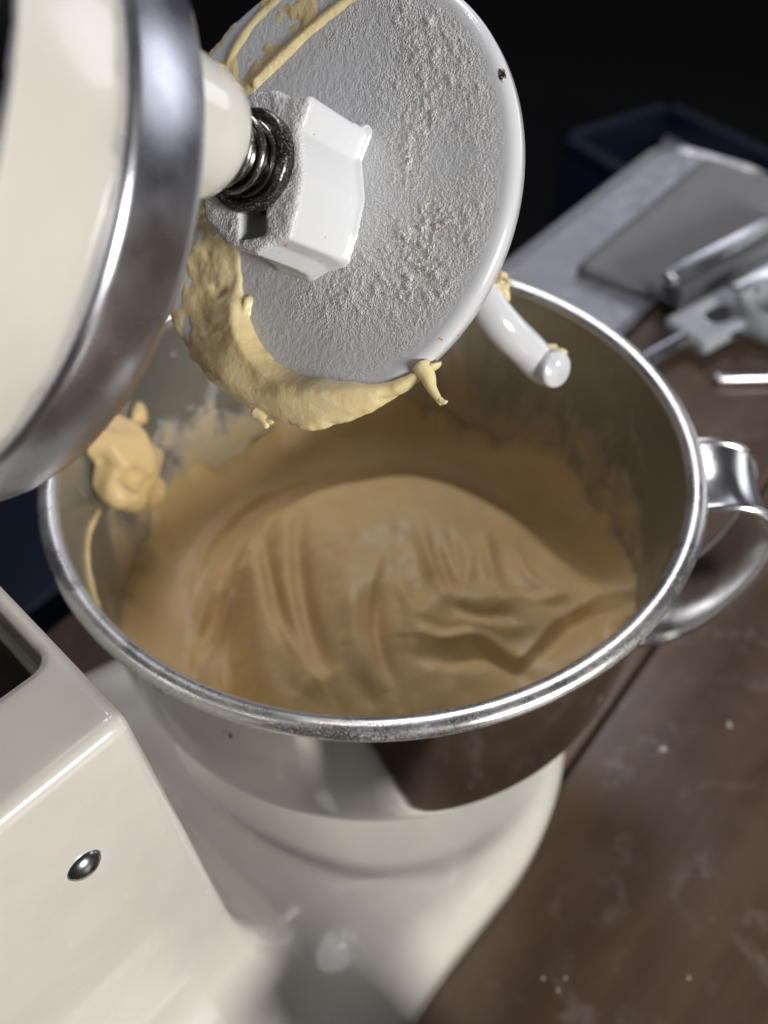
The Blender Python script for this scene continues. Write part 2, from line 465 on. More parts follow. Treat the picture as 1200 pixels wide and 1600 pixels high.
# cream head
HC = -.142
def sd_head(p):
    # elongated body along the head direction
    x = p[..., 0]; t = np.clip(x, -.150, .012)
    rad = .064 - .010 * sstep(-.03, -.17, x)
    q = np.stack([(x - t) * .82, p[..., 1], (p[..., 2] - HC) * np.where(p[..., 2] > HC, .98, 1.05)], -1)
    body = np.linalg.norm(q, axis=-1) - rad
    neck = sd_cyl(p, (0, 0, -.1092), 2, .0590, .033, .0012)
    d = smin(body, neck, .022)
    return d
V, Q = surface(sd_head, (-.25, -.085, -.225), (.11, .085, -.066), .0032)
mesh_obj('head', H(V), Q, M_cream, mixer)
def sd_trim(p): return smax(sd_head(p) - .0012, np.abs(p[..., 2] + .1008) - .0055, .002)
V, Q = surface(sd_trim, (-.25, -.085, -.113), (.11, .085, -.092), .0018)
mesh_obj('trim_band', H(V), Q, M_chrome, mixer)
# chrome drip ring
w0, w1 = -.0765, -.0605
prof = [(.0585, w0), (RR + .0004, w0 + .0006), (RR + .0006, w0 + .002), (RR + .0002, w1 - .0022), (RR - .0003, w1 - .0006), (RR - .0012, w1), (RR - .0028, w1 + .0001), (RR - .0036, w1 - .0008), (RR - .0040, w1 - .004), (RR - .0040, w0 + .001), (.0530, w0)]
V, F = lathe(prof, 160, closed=True); mesh_obj('drip_ring', H(V), F, M_ring, mixer)
# planetary plate and shaft housing
V, F = lathe([(.0004, -.0675), (.047, -.0675), (.0505, -.069), (.0525, -.0725), (.0525, -.078), (.0004, -.078)], 96)
mesh_obj('planetary_plate', H(V), F, M_cream2, mixer)
V, F = lathe([(.0155, -.070), (.0140, -.0655), (.0134, -.060), (.0131, -.045), (.0129, -.0395), (.0121, -.0362), (.0104, -.0342), (.0082, -.0335), (.0062, -.0335), (.0062, -.038), (.0004, -.038)], 64)
mesh_obj('shaft_housing', L(V), F, M_cream2, mixer)
V, F = lathe([(.0004, -.040), (.0058, -.040), (.0058, -.0262), (.0066, -.0255), (.0066, -.0240), (.0058, -.0232), (.0058, -.004), (.0004, -.004)], 48)
mesh_obj('drive_shaft', L(V), F, M_dark, mixer)
t = np.linspace(0, 2 * np.pi * 3.3, 150); P = np.stack([.0072 * np.cos(t), .0072 * np.sin(t), np.linspace(-.0345, -.0218, 150)], -1)
V, F = tube(L(P), .00075, 8); mesh_obj('spring', V, F, M_dark, mixer)
V, F = lathe([(.0080, -.0234), (.0098, -.0234), (.0104, -.0226), (.0104, -.0206), (.0094, -.0199), (.0080, -.0199)], 64, closed=True)
mesh_obj('shaft_collar', L(V), F, M_collar, mixer)

# ------------------------------------------------------------------ dough hook
hook = thing('dough_hook', 'white coated dough hook with floured guard disc fixed on the mixer shaft', 'dough hook', tuple(DC))
RD = .0500
nr, nt = 150, 560
rr = np.r_[.0075, np.linspace(.008, RD - .0026, nr - 12), RD - .0026 + .0026 * np.sin(np.linspace(.09, 1, 11) * np.pi / 2)]
tt = np.arange(nt) * 2 * np.pi / nt
Rg, Tg = np.meshgrid(rr, tt, indexing='ij'); U = Rg * np.cos(Tg); Vv = Rg * np.sin(Tg)
edge = np.clip((Rg - (RD - .0026)) / .0026, 0, 1); W = .0024 * (1 - np.sqrt(1 - np.minimum(edge, .9999) ** 2)) - .0004 * sstep(.030, .045, Rg)
# where the flour clings: right half and a band across the top
fm = sstep(-.010, .022, U + .25 * Vv + .010 * fbm(U * 90, Vv * 90, 0 * U + 2)) * sstep(RD - .0016, RD - .0065, Rg)
fm *= .55 + .45 * sstep(-.25, .2, fbm(U * 120, Vv * 120, 0 * U + 7))
fm *= 1 - sstep(.026, .040, Vv) * .75
fm *= .62 + .38 * sstep(-.22, .16, fbm(U * 55 + 4, Vv * 55, 0 * U + 11, 3))
band = sstep(.30, -.05, np.abs(fbm(U * 60 + 3, Vv * 60, 0 * U))) * np.exp(-((U - .030) / .008) ** 2)
fm = np.clip(fm * .62 + .55 * band * sstep(RD - .003, RD - .009, Rg), 0, 1)
fm = np.maximum(fm, .10 * sstep(RD - .002, RD - .006, Rg))
lump = fbm(U * 1100, Vv * 1100, 0 * U + 1.5, 3); lump2 = fbm(U * 480, Vv * 480, 0 * U + 4, 3)
W = W - fm * (.00030 * sstep(-.1, .45, lump) + .00010 * sstep(.0, .45, lump2)) - .00042 * fm ** 2 * sstep(.15, .5, lump2) - .00004 * lump * sstep(RD - .002, RD - .006, Rg)
V = np.stack([U, Vv, W], -1).reshape(-1, 3)
F = [(i * nt + j, (i + 1) * nt + j, (i + 1) * nt + (j + 1) % nt, i * nt + (j + 1) % nt) for i in range(nr - 1) for j in range(nt)]
n0 = len(V); ri = nr
for (r, w) in ((RD - .0002, .0042), (RD - .0016, .0054), (RD - .004, .0058), (.0075, .0058)):
    V = np.vstack([V, np.stack([r * np.cos(tt), r * np.sin(tt), np.full(nt, w)], -1)])
    F += [((ri - 1) * nt + j, ri * nt + j, ri * nt + (j + 1) % nt, (ri - 1) * nt + (j + 1) % nt) for j in range(nt)]
    ri += 1
F = [f[::-1] for f in F]
disc = mesh_obj('guard_disc', L(V), F, M_flour, hook)
at = disc.data.attributes.new('flour', 'FLOAT', 'POINT'); vals = np.zeros(len(V)); vals[:n0] = fm.reshape(-1); at.data.foreach_set('value', vals)
# hub
HUB = np.array([(.0132, -.0100), (.0106, -.0046), (.0112, .0040), (.0094, .0112), (.0076, .0158), (.0038, .0160), (-.0003, .0175), (-.008, .0142), (-.0132, .0088), (-.0150, .0), (-.0127, -.0080), (-.0066, -.0130), (.0003, -.0141), (.0052, -.0131), (.0082, -.0110)])
def sd_poly(x, y, C):
    d = np.full(x.shape, 9.); ins = np.zeros(x.shape, bool)
    for a, b in zip(C, np.roll(C, -1, 0)):
        ba = b - a; h = np.clip(((x - a[0]) * ba[0] + (y - a[1]) * ba[1]) / (ba @ ba), 0, 1)
        d = np.minimum(d, np.hypot(x - a[0] - h * ba[0], y - a[1] - h * ba[1]))
        ins ^= ((a[1] > y) != (b[1] > y)) & (x < (b[0] - a[0]) * (y - a[1]) / (b[1] - a[1] if abs(b[1] - a[1]) > 1e-9 else 1e-9) + a[0])
    return np.where(ins, -d, d)
def sd_hub(p):
    x, y, z = p[..., 0], p[..., 1], p[..., 2]
    d2 = sd_poly(x * (1 - .05 * (z + .02) / .02), y, HUB) - .0010
    zz = np.abs(z + .010) - .0102
    d = smax(d2, zz, .0016)
    bore = np.hypot(x, y) - .0085
    slot = sd_box(p, (-.001, .0105, -.0185), (.0035, .0045, .006), .0008)
    d = smax(d, -np.where(z < .008, bore, 1), .0008)
    d = smax(d, -slot, .0006)
    # fillet into the disc
    fil = np.maximum(d2 - .0014 * sstep(-.0030, 0., z) ** 2, np.abs(z + .001) - .003)
    return np.maximum(smin(d, fil, .001), .0085 - np.hypot(x, y)) * .8
V, Q = surface(sd_hub, (-.024, -.024, -.0225), (.026, .026, .0035), .00055)
fw = sstep(-.0180, -.0192, V[:, 2]); nn = fbm(V[:, 0] * 900, V[:, 1] * 900, V[:, 2] * 900, 3)
V[:, 2] -= .00022 * fw * sstep(-.1, .4, nn)
hub = mesh_obj('hub', L(V), Q, M_flour, hook)
at = hub.data.attributes.new('flour', 'FLOAT', 'POINT'); at.data.foreach_set('value', fw * .30)
# worn chip in the coating at the disc's edge
def at_px(x, y, w):
    d = ray(x, y); t = ((DC + A * w - CAM) @ A) / (d @ A); p = CAM + t * d - DC; return np.array([p @ E1, p @ E2, w])
pc = at_px(783, 119, 0); V, F = lathe([(.0001, -.0005), (.0007, -.00045), (.0013, -.0002), (.0016, .0012)], 20); V = V * np.array([.55, 1.0, .8]) * (1 + .25 * noise3(V[:, 0] * 2500, V[:, 1] * 2500, V[:, 2] * 900))[:, None]
mesh_obj('worn_chip', L(V + pc), F, M_collar, hook)
# the hook's rod behind the disc
def at_px(x, y, w):
    d = ray(x, y); t = ((DC + A * w - CAM) @ A) / (d @ A); p = CAM + t * d - DC; return np.array([p @ E1, p @ E2, w])
pe = at_px(868, 577, .0865); p1 = at_px(770, 490, .070); p2 = at_px(822, 545, .083); p3 = at_px(848, 571, .0885)
P = spline([(0, 0, .002), (-.002, -.002, .015), (-.006, -.010, .030), (-.004, -.014, .048), (.001, -.008, .060), p1, p2, p3, pe], 70)
R = np.full(len(P), .0056); R[:2] = .0052; te = P[-1] - P[-2]; te /= np.linalg.norm(te)
for dr, dz in ((.0054, .0007), (.0048, .0012), (.0041, .0011), (.0036, .0002), (.0030, -.0002), (.0004, -.0003)): P = np.vstack([P, pe + te * dz]); R = np.r_[R, dr]
V, F = tube(L(P), R, 28); mesh_obj('hook_rod', V, F, M_white, hook)
# dough stuck to the disc: thick lower lip, thin left film, streaks at the upper left
def dpx(x, y): return at_px(x, y, 0)[:2]
INNER = np.array([dpx(*p) for p in ((418, 120), (385, 330), (378, 400), (386, 470), (410, 530), (450, 570), (520, 588), (600, 592), (660, 570), (705, 530), (760, 470))])
INNER = spline(np.c_[INNER, np.zeros(len(INNER))], 80)[:, :2]
def poly_dist_t(x, y, C):
    best = np.full(x.shape, 9.); tb = np.zeros(x.shape)
    for i, (a, b) in enumerate(zip(C[:-1], C[1:])):
        ba = b - a; h = np.clip(((x - a[0]) * ba[0] + (y - a[1]) * ba[1]) / (ba @ ba), 0, 1)
        e = np.hypot(x - a[0] - h * ba[0], y - a[1] - h * ba[1]); u = e < best
        best = np.where(u, e, best); tb = np.where(u, (i + h) / (len(C) - 1), tb)
    return best, tb
def poly_dist(x, y, C):
    best = np.full(x.shape, 9.)
    for a, b in zip(C[:-1], C[1:]):
        ba = b - a; h = np.clip(((x - a[0]) * ba[0] + (y - a[1]) * ba[1]) / (ba @ ba), 0, 1)
        best = np.minimum(best, np.hypot(x - a[0] - h * ba[0], y - a[1] - h * ba[1]))
    return best
FILM = spline(np.c_[np.array([dpx(*p) for p in ((388, 470), (378, 520), (362, 570), (345, 620))]), np.zeros(4)], 20)[:, :2]
UPA = spline(np.c_[np.array([dpx(*p) for p in ((400, 130), (430, 100), (470, 62), (520, 20), (580, -20), (680, -70))]), np.zeros(6)], 30)[:, :2]
UPB = spline(np.c_[np.array([dpx(*p) for p in ((345, 135), (365, 85), (395, 40), (440, -5), (500, -50))]), np.zeros(5)], 30)[:, :2]
angs = np.arctan2(INNER[:, 1], INNER[:, 0]); rads = np.hypot(INNER[:, 0], INNER[:, 1])
def sd_stuck(p):
    x, y, z = p[..., 0], p[..., 1], p[..., 2]
    r = np.hypot(x, y); th = np.arctan2(y, x)
    thu = np.where(th < -1.0, th + 2 * np.pi, th); au = np.where(angs < -1.0, angs + 2 * np.pi, angs); o = np.argsort(au)
    rin = np.interp(thu, au[o], rads[o], left=.0505, right=.052)
    n = fbm(x * 260, y * 260, z * 260, 3); n2 = fbm(x * 90, y * 90, z * 90 + 3, 2); streak = fbm(th * 6 + 9, r * 60, z * 30, 2)
    s = r - rin                                               # > 0 inside the dough-covered crescent
    film = sstep(2.05, 2.35, thu) * sstep(4.0, 3.6, thu)      # left film
    lip = sstep(.62, .95, thu) * sstep(2.55, 2.05, thu)
    thick = (.00025 + .0011 * (n + .22) + .0004 * streak) * film + lip * (.0050 * sstep(0, .0045, s) * sstep(.0535, .046, r) + .0009 * n2 + .00012 * n + .0005 * streak)
    thick = np.where((thu > .6) & (thu < 4.1), thick, -.0008)
    thick = thick * sstep(-.0006, .0012, s + .0006 * n) - .0009 * sstep(.0014, -.0006, s + .0006 * n)
    # ridge where film and lip meet
    m = np.full(x.shape, 9.); near = (np.abs(z) < .02)
    dA = poly_dist(x, y, UPA); dB = poly_dist(x, y, UPB); dF = poly_dist(x, y, FILM)
    thick = np.maximum(thick, .0016 * np.exp(-(dF / .0011) ** 2) - .0002)
    up = .0016 * np.exp(-((dA + .0004 * n) / .0012) ** 2) + .0014 * np.exp(-((dB + .0005 * n) / .0014) ** 2)
    between = sstep(-.0005, .002, dA) * ((x * 0 + 1)); 
    upreg = sstep(.0005, -.0005, (x - np.interp(y, UPA[::-1, 1], UPA[::-1, 0]))) * sstep(-.010, -.016, y)
    thick = np.maximum(thick, np.maximum(up - .0003, upreg * (.0002 + .0006 * (n + .1)) - .0002 * (1 - upreg)))
    top = -z - thick                                          # above the disc face
    rim = RD + .0012 * lip + .0006 * film + .0009 * n + .0008 * n2 * lip + .0022 * np.exp(-((thu - 1.62) / .22) ** 2)
    top = np.maximum(top, z - .0045)
    d = smax(top, r - rim, .0025)
    return np.maximum(d, -(thick - .00005)) * .7
V, Q = surface(sd_stuck, (-.056, -.056, -.0098), (.056, .058, .006), .00062, 2)
mesh_obj('stuck_dough', L(V), Q, M_sticky, hook)
for pts, rs in ((((655, 568), (668, 588), (674, 606), (684, 622), (689, 634)), (.0026, .0018, .0012, .0008, .00035)), (((398, 640), (410, 652), (416, 662), (414, 670)), (.0022, .0014, .0009, .0007)), (((684, 622), (692, 628), (700, 627)), (.0009, .0006, .0004)), (((412, 655), (422, 659), (428, 660)), (.0009, .0007, .0005))):
    P = spline([at_px(x, y, .001) for x, y in pts], 22); R = np.interp(np.linspace(0, 1, 22), np.linspace(0, 1, len(rs)), rs) * np.minimum(1, round_ends(P, .001) / .001)
    V, F = tube(L(P), R, 12); mesh_obj('dough_drip', V, F, M_sticky, hook)
# dough crumbs on the hook rod
for (x, y, w, r) in ((781, 446, .071, .0030), (776, 452, .0705, .0034), (786, 458, .0715, .0022), (856, 549, .0905, .0020), (865, 552, .0915, .0022), (874, 553, .092, .0018), (846, 545, .089, .0016)):
    p = at_px(x, y, w)
    def f(q, p=p, r=r): return np.linalg.norm(q - p, axis=-1) - r * (1 + .8 * fbm(q[..., 0] * 380 + 3, q[..., 1] * 380, q[..., 2] * 380, 2))
    V, Q = surface(f, p - 1.9 * r, p + 1.9 * r, r / 5); mesh_obj('dough_crumb', L(V), Q, M_sticky, hook)

# ------------------------------------------------------------------ mixing bowl
bowl = thing('mixing_bowl', 'polished steel mixing bowl with strap handle and floured rolled rim', 'mixing bowl', (0, 0, .0386))
PR = [(.190, .1080), (.184, .1077), (.170, .1070), (.150, .1059), (.132, .1049), (.120, .1042), (.1135, .1034), (.1085, .1015), (.1045, .0982), (.100, .0930), (.094, .0856), (.086, .0765), (.077, .0685), (.067, .0615), (.058, .0560), (.051, .0525), (.0475, .0510), (.046, .0505)]
PR = spline([(r, z, 0) for z, r in PR], 64)[:, :2]
out_p = [tuple(p) for p in PR] + [(.0512, .0425), (.0535, .0392), (.0525, .0388), (.0495, .0400), (.047, .0455), (.0004, .0462)]
nrm = np.gradient(PR, axis=0); nrm /= np.linalg.norm(nrm, axis=1, keepdims=True); inn = PR + .0009 * np.stack([nrm[:, 1], -nrm[:, 0]], -1)
in_p = [(.0004, .0475), (.03, .0475)] + [tuple(p) for p in inn[::-1]]
Vo, Fo = lathe(out_p, 192); Vi, Fi = lathe(in_p, 192)
V, F = join([(Vo, [f[::-1] for f in Fo]), (Vi, [f[::-1] for f in Fi])])
shell = mesh_obj('bowl_shell', V, F, None, bowl, mats=[M_steel, M_inside], midx=[0] * len(Fo) + [1] * len(Fi))
# object space of the shell is 3.86 cm above the table
rc = (.1090, .1893); prof = [(rc[0] + .0034 * math.cos(t), rc[1] + .0029 * math.sin(t)) for t in np.linspace(0, 2 * math.pi, 20, endpoint=False)]
V, F = lathe(prof, 256, closed=True); mesh_obj('rolled_rim', V, F, M_rim, bowl)
# strap handle
HA = math.radians(-50); hn = np.array([math.cos(HA), math.sin(HA), 0]); hs = np.array([-hn[1], hn[0], 0])
path = spline([(r, z, 0) for r, z in ((.1069, .1740), (.115, .1768), (.1265, .1775), (.1365, .1725), (.1425, .1610), (.1432, .1460), (.1402, .1290), (.1340, .1130), (.1255, .1010), (.1150, .0940), (.1030, .0915), (.0910, .0915), (.0825, .0925))], 70)[:, :2]
tn = np.gradient(path, axis=0); tn /= np.linalg.norm(tn, axis=1, keepdims=True); nm = np.stack([-tn[:, 1], tn[:, 0]], -1)   # outward side of the strap
cs = []                                                       # dished strap with beaded edges
hw = .0148
for s in np.linspace(-1, 1, 17): cs.append((s * hw, .0004 - .0018 * (1 - s * s)))
for t in np.linspace(-.25 * math.pi, 1.2 * math.pi, 8): pass
bead = lambda s0: [(s0 * hw + .0014 * math.cos(t), .0008 + .0014 * math.sin(t)) for t in np.linspace(0, 2 * math.pi, 10, endpoint=False)]
V = []; F = []; m = 34
for k, (p, nrm_) in enumerate(zip(path, nm)):
    wsc = 1 + .10 * abs(k / 69 - .5) * 2
    upper = [(s, h + .0007) for s, h in cs]; lower = [(s, h - .0007) for s, h in cs[::-1]]
    for s, h in upper + lower:
        q = p + nrm_ * h; V.append(hn * q[0] + hs * s * wsc + np.array([0, 0, q[1]]))
for k in range(69):
    for j in range(m): F.append((k * m + j, k * m + (j + 1) % m, (k + 1) * m + (j + 1) % m, (k + 1) * m + j))
F.append(tuple(range(m))); F.append(tuple(69 * m + j for j in range(m))[::-1])
hd = mesh_obj('handle', V, F, M_handle, bowl)
for sgn in (-1, 1):
    P = np.array([hn * (p + n_ * .0004)[0] + hs * sgn * hw * (1 + .10 * abs(k / 69 - .5) * 2) + np.array([0, 0, (p + n_ * .0004)[1]]) for k, (p, n_) in enumerate(zip(path, nm))])
    V, F = tube(P, round_ends(P, .0016), 12); mesh_obj('handle_bead', V, F, M_handle, hd, local=False)
# pressed studs under the rim
for ang, z, r in ((-172, .1735, .0036), (-160, .1650, .0020)):
    t = math.radians(ang); R0 = np.interp(z, PR[::-1, 1], PR[::-1, 0])
    V, F = lathe([(.0001, .0011), (r * .4, .0010), (r * .75, .0006), (r, -.0004)], 24)
    d = np.array([math.cos(t), math.sin(t), 0]); s = np.array([-d[1], d[0], 0])
    V = d * (R0 + V[:, 2:3]) + s * V[:, 0:1] + np.array([0, 0, 1]) * V[:, 1:2] + np.array([0, 0, z])
    mesh_obj('pressed_stud', V, F, M_steel, bowl)

# ------------------------------------------------------------------ dough in the bowl
ZD = .112
def wpx(pts, n=30, z=ZD):
    C = np.array([on_z(x, y, z) for x, y in pts]); return spline(C, n)[:, :2]
def dough_h(x, y):
    R = np.hypot(x, y)
    h = .098 + 0 * x
    # mound, pulled towards the right hand wall
    DOME = wpx(((330, 900), (370, 820), (440, 765), (560, 728), (680, 728), (800, 775), (900, 855), (985, 950), (1000, 1060), (900, 1180), (700, 1260), (480, 1240), (360, 1100), (330, 900)), 70)
    inside = np.zeros(x.shape, bool); j = len(DOME) - 1
    for i in range(len(DOME)):
        xi, yi = DOME[i]; xj, yj = DOME[j]
        cnd = ((yi > y) != (yj > y)); inside ^= cnd & (x < (xj - xi) * (y - yi) / np.where(abs(yj - yi) < 1e-9, 1e-9, yj - yi) + xi); j = i
    d = poly_dist(x, y, DOME) * np.where(inside, 1, -1)
    h = h + .017 * sstep(-.004, .018, d) + .020 * sstep(.0, .060, d)
    # wall ring climbs a little
    th_ = np.arctan2(y, x); edge_ = .8 + 1.3 * fbm(np.cos(th_) * 5 + 9, np.sin(th_) * 5, 0 * x + 4, 4)
    h = h + .015 * sstep(.070, .106, R) ** 1.8 + .011 * (edge_ - .4) * sstep(.090, .106, R) ** 1.4
    def ridge(pts, a, wd, side=0, n=24):
        C = wpx(pts, n); dd, t = poly_dist_t(x, y, C); return a * np.exp(-(dd / (wd * 1.45)) ** 2) * (.12 + .88 * np.sin(np.pi * np.clip(t, .02, .98)) ** .7)
    def stepc(pts, a, wd, n=30):                               # one-sided fold: high on the left of the path
        C = wpx(pts, n); dd, tt_ = poly_dist_t(x, y, C)
        bi = np.full(x.shape, 9.); sg = np.zeros(x.shape)
        for p, q in zip(C[:-1], C[1:]):
            m = (p + q) / 2; e = np.hypot(x - m[0], y - m[1]); cr = (q[0] - p[0]) * (y - p[1]) - (q[1] - p[1]) * (x - p[0])
            u = e < bi; bi = np.where(u, e, bi); sg = np.where(u, np.sign(cr), sg)
        return a * np.exp(-(dd / wd)) * np.where(sg > 0, 1, -.55) * sstep(0, .0018, dd) * np.sin(np.pi * np.clip(tt_, .03, .97)) ** .6
    h = h + stepc(((500, 1085), (455, 1010), (425, 930), (415, 850), (440, 770)), .0034, .0100)
    h = h + stepc(((350, 1060), (345, 990), (375, 900), (430, 800)), .0030, .0080)
    h = h + stepc(((305, 1040), (310, 960), (340, 880), (400, 800)), .0030, .0080)
    h = h + stepc(((615, 1115), (590, 1060), (585, 1000), (600, 930)), .0034, .0080)
    h = h + stepc(((300, 900), (330, 820), (400, 755), (500, 715)), .0022, .0080)
    h = h + ridge(((470, 820), (470, 900), (486, 1000), (520, 1095)), -.0060, .0024)
    h = h + ridge(((450, 820), (445, 900), (455, 1000), (480, 1090)), .0026, .0032)
    h = h + ridge(((405, 800), (412, 870), (432, 950), (445, 1010)), -.0042, .0024)
    h = h + ridge(((392, 880), (352, 940), (318, 990), (300, 1050)), .0046, .0028)
    h = h + ridge(((370, 880), (330, 940), (298, 985)), -.0036, .0026)
    h = h + ridge(((420, 930), (445, 1000), (470, 1060)), -.0030, .0022)
    h = h + ridge(((590, 960), (585, 1030), (610, 1110)), -.0050, .0028)
    h = h + ridge(((655, 880), (672, 940), (690, 985)), .0046, .0019)
    h = h + ridge(((672, 900), (690, 950), (708, 985)), -.0026, .0020)
    h = h + ridge(((755, 870), (757, 920), (770, 965)), .0044, .0020)
    h = h + ridge(((735, 900), (722, 950), (712, 985)), .0020, .0022)
    h = h + ridge(((772, 880), (790, 950), (850, 985), (900, 985)), -.0034, .0030)
    h = h + ridge(((652, 1050), (660, 1010), (690, 990), (760, 990), (830, 1010)), .0034, .0036)
    h = h + stepc(((640, 1045), (690, 1052), (740, 1045), (800, 1070), (830, 1050), (870, 1005), (930, 965), (985, 948))[::1], .0034, .0050)
    h = h + ridge(((630, 1062), (700, 1068), (760, 1062), (815, 1085)), -.0036, .0020)
    h = h + ridge(((845, 1050), (890, 1005), (940, 985), (985, 965)), -.0042, .0022)
    h = h + ridge(((860, 1075), (910, 1040), (960, 1000)), .0030, .0035)
    for pts, a_, w_ in ((((700, 1000), (740, 1012), (790, 1008)), -.0022, .0014), (((720, 1020), (770, 1030), (820, 1022)), .0022, .0016), (((650, 1020), (690, 1030), (730, 1026)), -.0018, .0014), (((800, 890), (822, 940), (862, 965)), .0020, .0016),
                        (((700, 880), (712, 930), (716, 970)), -.0020, .0014), (((780, 985), (840, 975), (900, 950)), .0024, .0018), (((620, 960), (640, 1000), (642, 1035)), .0018, .0018), (((550, 900), (545, 980), (560, 1060)), .0014, .0030)):
        h = h + ridge(pts, a_, w_)
    h = h + ridge(((930, 950), (960, 938), (990, 940)), .0036, .0042)
    h = h + ridge(((480, 1110), (500, 1092), (540, 1098), (560, 1125)), .0036, .0034)
    h = h + ridge(((530, 1085), (570, 1110), (590, 1140)), -.0032, .0028)
    u = .682 * x - .731 * y; v = .731 * x + .682 * y
    u2 = u + .25 * v * sstep(.02, -.06, u) + .004 * fbm(x * 30, y * 30, 0 * x + 8, 2)
    h = h + .0026 * fbm(x * 36, y * 36, 0 * x + 3, 3) + .0012 * fbm(u2 * 95, v * 14, 0 * x + 5, 2) * sstep(.002, .02, d) + .00035 * fbm(x * 260, y * 260, 0 * x + 6, 2)
    return h
nR, nT = 170, 420
Rg = np.linspace(.0, 1, nR)[:, None] ** .8 * np.ones((1, nT)); Tg = np.ones((nR, 1)) * (np.arange(nT) * 2 * np.pi / nT)[None]
def wall_r(z): return np.interp(z, inn[::-1, 1], inn[::-1, 0]) + .0004
X0, Y0 = Rg * .1062 * np.cos(Tg), Rg * .1062 * np.sin(Tg); Z0 = dough_h(X0, Y0)
lim = wall_r(Z0); Rn = np.minimum(Rg * .1062, lim); X0, Y0 = Rn * np.cos(Tg), Rn * np.sin(Tg)
V = np.stack([X0, Y0, Z0], -1).reshape(-1, 3)
F = [(i * nT + j, (i + 1) * nT + j, (i + 1) * nT + (j + 1) % nT, i * nT + (j + 1) % nT) for i in range(nR - 1) for j in range(nT)]
ri = nR
zl = Z0[-1]
for s in (.8, .6, .4, .2, .05):
    zz = .049 + (zl - .049) * s; r = wall_r(zz); V = np.vstack([V, np.stack([r * np.cos(Tg[0]), r * np.sin(Tg[0]), zz], -1)])
    F += [((ri - 1) * nT + j, ri * nT + j, ri * nT + (j + 1) % nT, (ri - 1) * nT + (j + 1) % nT) for j in range(nT)]; ri += 1
F.append(tuple((ri - 1) * nT + j for j in range(nT))[::-1])
dough = mesh_obj('bread_dough', V - np.array([0, 0, .05]), F, M_dough); dough.location = (0, 0, .05)
tag(dough, 'large mass of folded yellow bread dough filling the steel bowl', 'dough')

# clump of dough hanging on the bowl's far left wall
def cyl_px(x, y, r):
    d = ray(x, y); o = CAM; a = d[0] ** 2 + d[1] ** 2; b = 2 * (o[0] * d[0] + o[1] * d[1]); c = o[0] ** 2 + o[1] ** 2 - r * r
    return o + d * ((-b + math.sqrt(b * b - 4 * a * c)) / 2 / a)
cl = [(cyl_px(214, 640, .106), .0035), (cyl_px(205, 665, .104), .0045), (cyl_px(180, 680, .101), .008), (cyl_px(192, 715, .098), .0105), (cyl_px(185, 752, .097), .0085), (cyl_px(222, 725, .096), .0070), (cyl_px(238, 762, .097), .0060), (cyl_px(205, 772, .098), .0060), (cyl_px(150, 690, .104), .007)]
def sd_clump(p):
    d = None
    for c, r in cl:
        e = np.linalg.norm(p - c, axis=-1) - r; d = e if d is None else smin(d, e, .006)
    pit = np.linalg.norm(p - cyl_px(218, 752, .088), axis=-1) - .0065
    d = smax(d, -pit, .004) + .0060 * fbm(p[..., 0] * 60, p[..., 1] * 60, p[..., 2] * 36, 3) + .0011 * np.sin(p[..., 0] * 330 + p[..., 2] * 60 + 5 * fbm(p[..., 0] * 50, p[..., 1] * 50, p[..., 2] * 50, 2))
    R = np.hypot(p[..., 0], p[..., 1]); return smax(d * .75, R - np.interp(p[..., 2], inn[::-1, 1], inn[::-1, 0]) + .0003, .0015)
cc = np.mean([c for c, r in cl], 0)
V, Q = surface(sd_clump, cc - .045, cc + .045, .0012)
o = mesh_obj('dough_clump', V, Q, M_clump); centre_origin(o, cc)
tag(o, 'pale yellow clump of dough hanging on the bowl wall beside the mixer head', 'dough clump')
# ragged strip of dough drying along the left wall
P = np.array([cyl_px(x, y, .1055) for x, y in ((152, 795), (138, 830), (134, 870), (140, 915), (150, 955))]); P = spline(P, 40)
P *= np.array([.995, .995, 1]); R = np.interp(np.linspace(0, 1, 40), [0, .2, .6, 1], [.0016, .0011, .0009, .0016]) * (1 + .35 * fbm(np.arange(40) * .5, np.zeros(40), np.zeros(40) + 2)) * np.minimum(1, round_ends(P, .0025) / .0025)
V, F = tube(P, R, 10); o = mesh_obj('dough_strip', V, F, M_clump); centre_origin(o, P.mean(0))
tag(o, 'thin ragged strip of dried dough running down the bowl wall below the clump', 'dough strip')

# ------------------------------------------------------------------ things on the far part of the table
# aluminium sheet tray with a rounded corner and a rolled rim
def tray_ring(ins, z, R=.036, n=10):
    x0, x1, y0, y1 = .270 + ins, .674 - ins, .052 + ins, .178 - ins; Rr = R - ins; out = []
    for cx, cy, a0 in ((x1 - Rr, y1 - Rr, 0), (x0 + Rr, y1 - Rr, 90), (x0 + Rr, y0 + Rr, 180), (x1 - Rr, y0 + Rr, 270)):
        for t in np.linspace(a0, a0 + 90, n): out.append((*tab(cx + Rr * math.cos(math.radians(t)), cy + Rr * math.sin(math.radians(t))), z))
    return out
rg = [tray_ring(i_, z_) for i_, z_ in ((.006, .0006), (.0015, .0012), (0, .004), (.0004, .0062), (.002, .0068), (.0034, .0060), (.006, .0026), (.009, .0022))]
n = len(rg[0]); V = [v for q in rg for v in q]; F = [tuple(range(n))[::-1], tuple((len(rg) - 1) * n + k for k in range(n))]
for a in range(len(rg) - 1): F += [(a * n + k, a * n + (k + 1) % n, (a + 1) * n + (k + 1) % n, (a + 1) * n + k) for k in range(n)]
o = mesh_obj('baking_tray', V, F, M_tray); centre_origin(o, (*tab(.47, .115), 0)); tag(o, 'silver aluminium baking tray with rounded corner at the far end of the table', 'baking tray')
g0 = on_z(938, 436, 0); 
towel_c = tab(.525, .0)
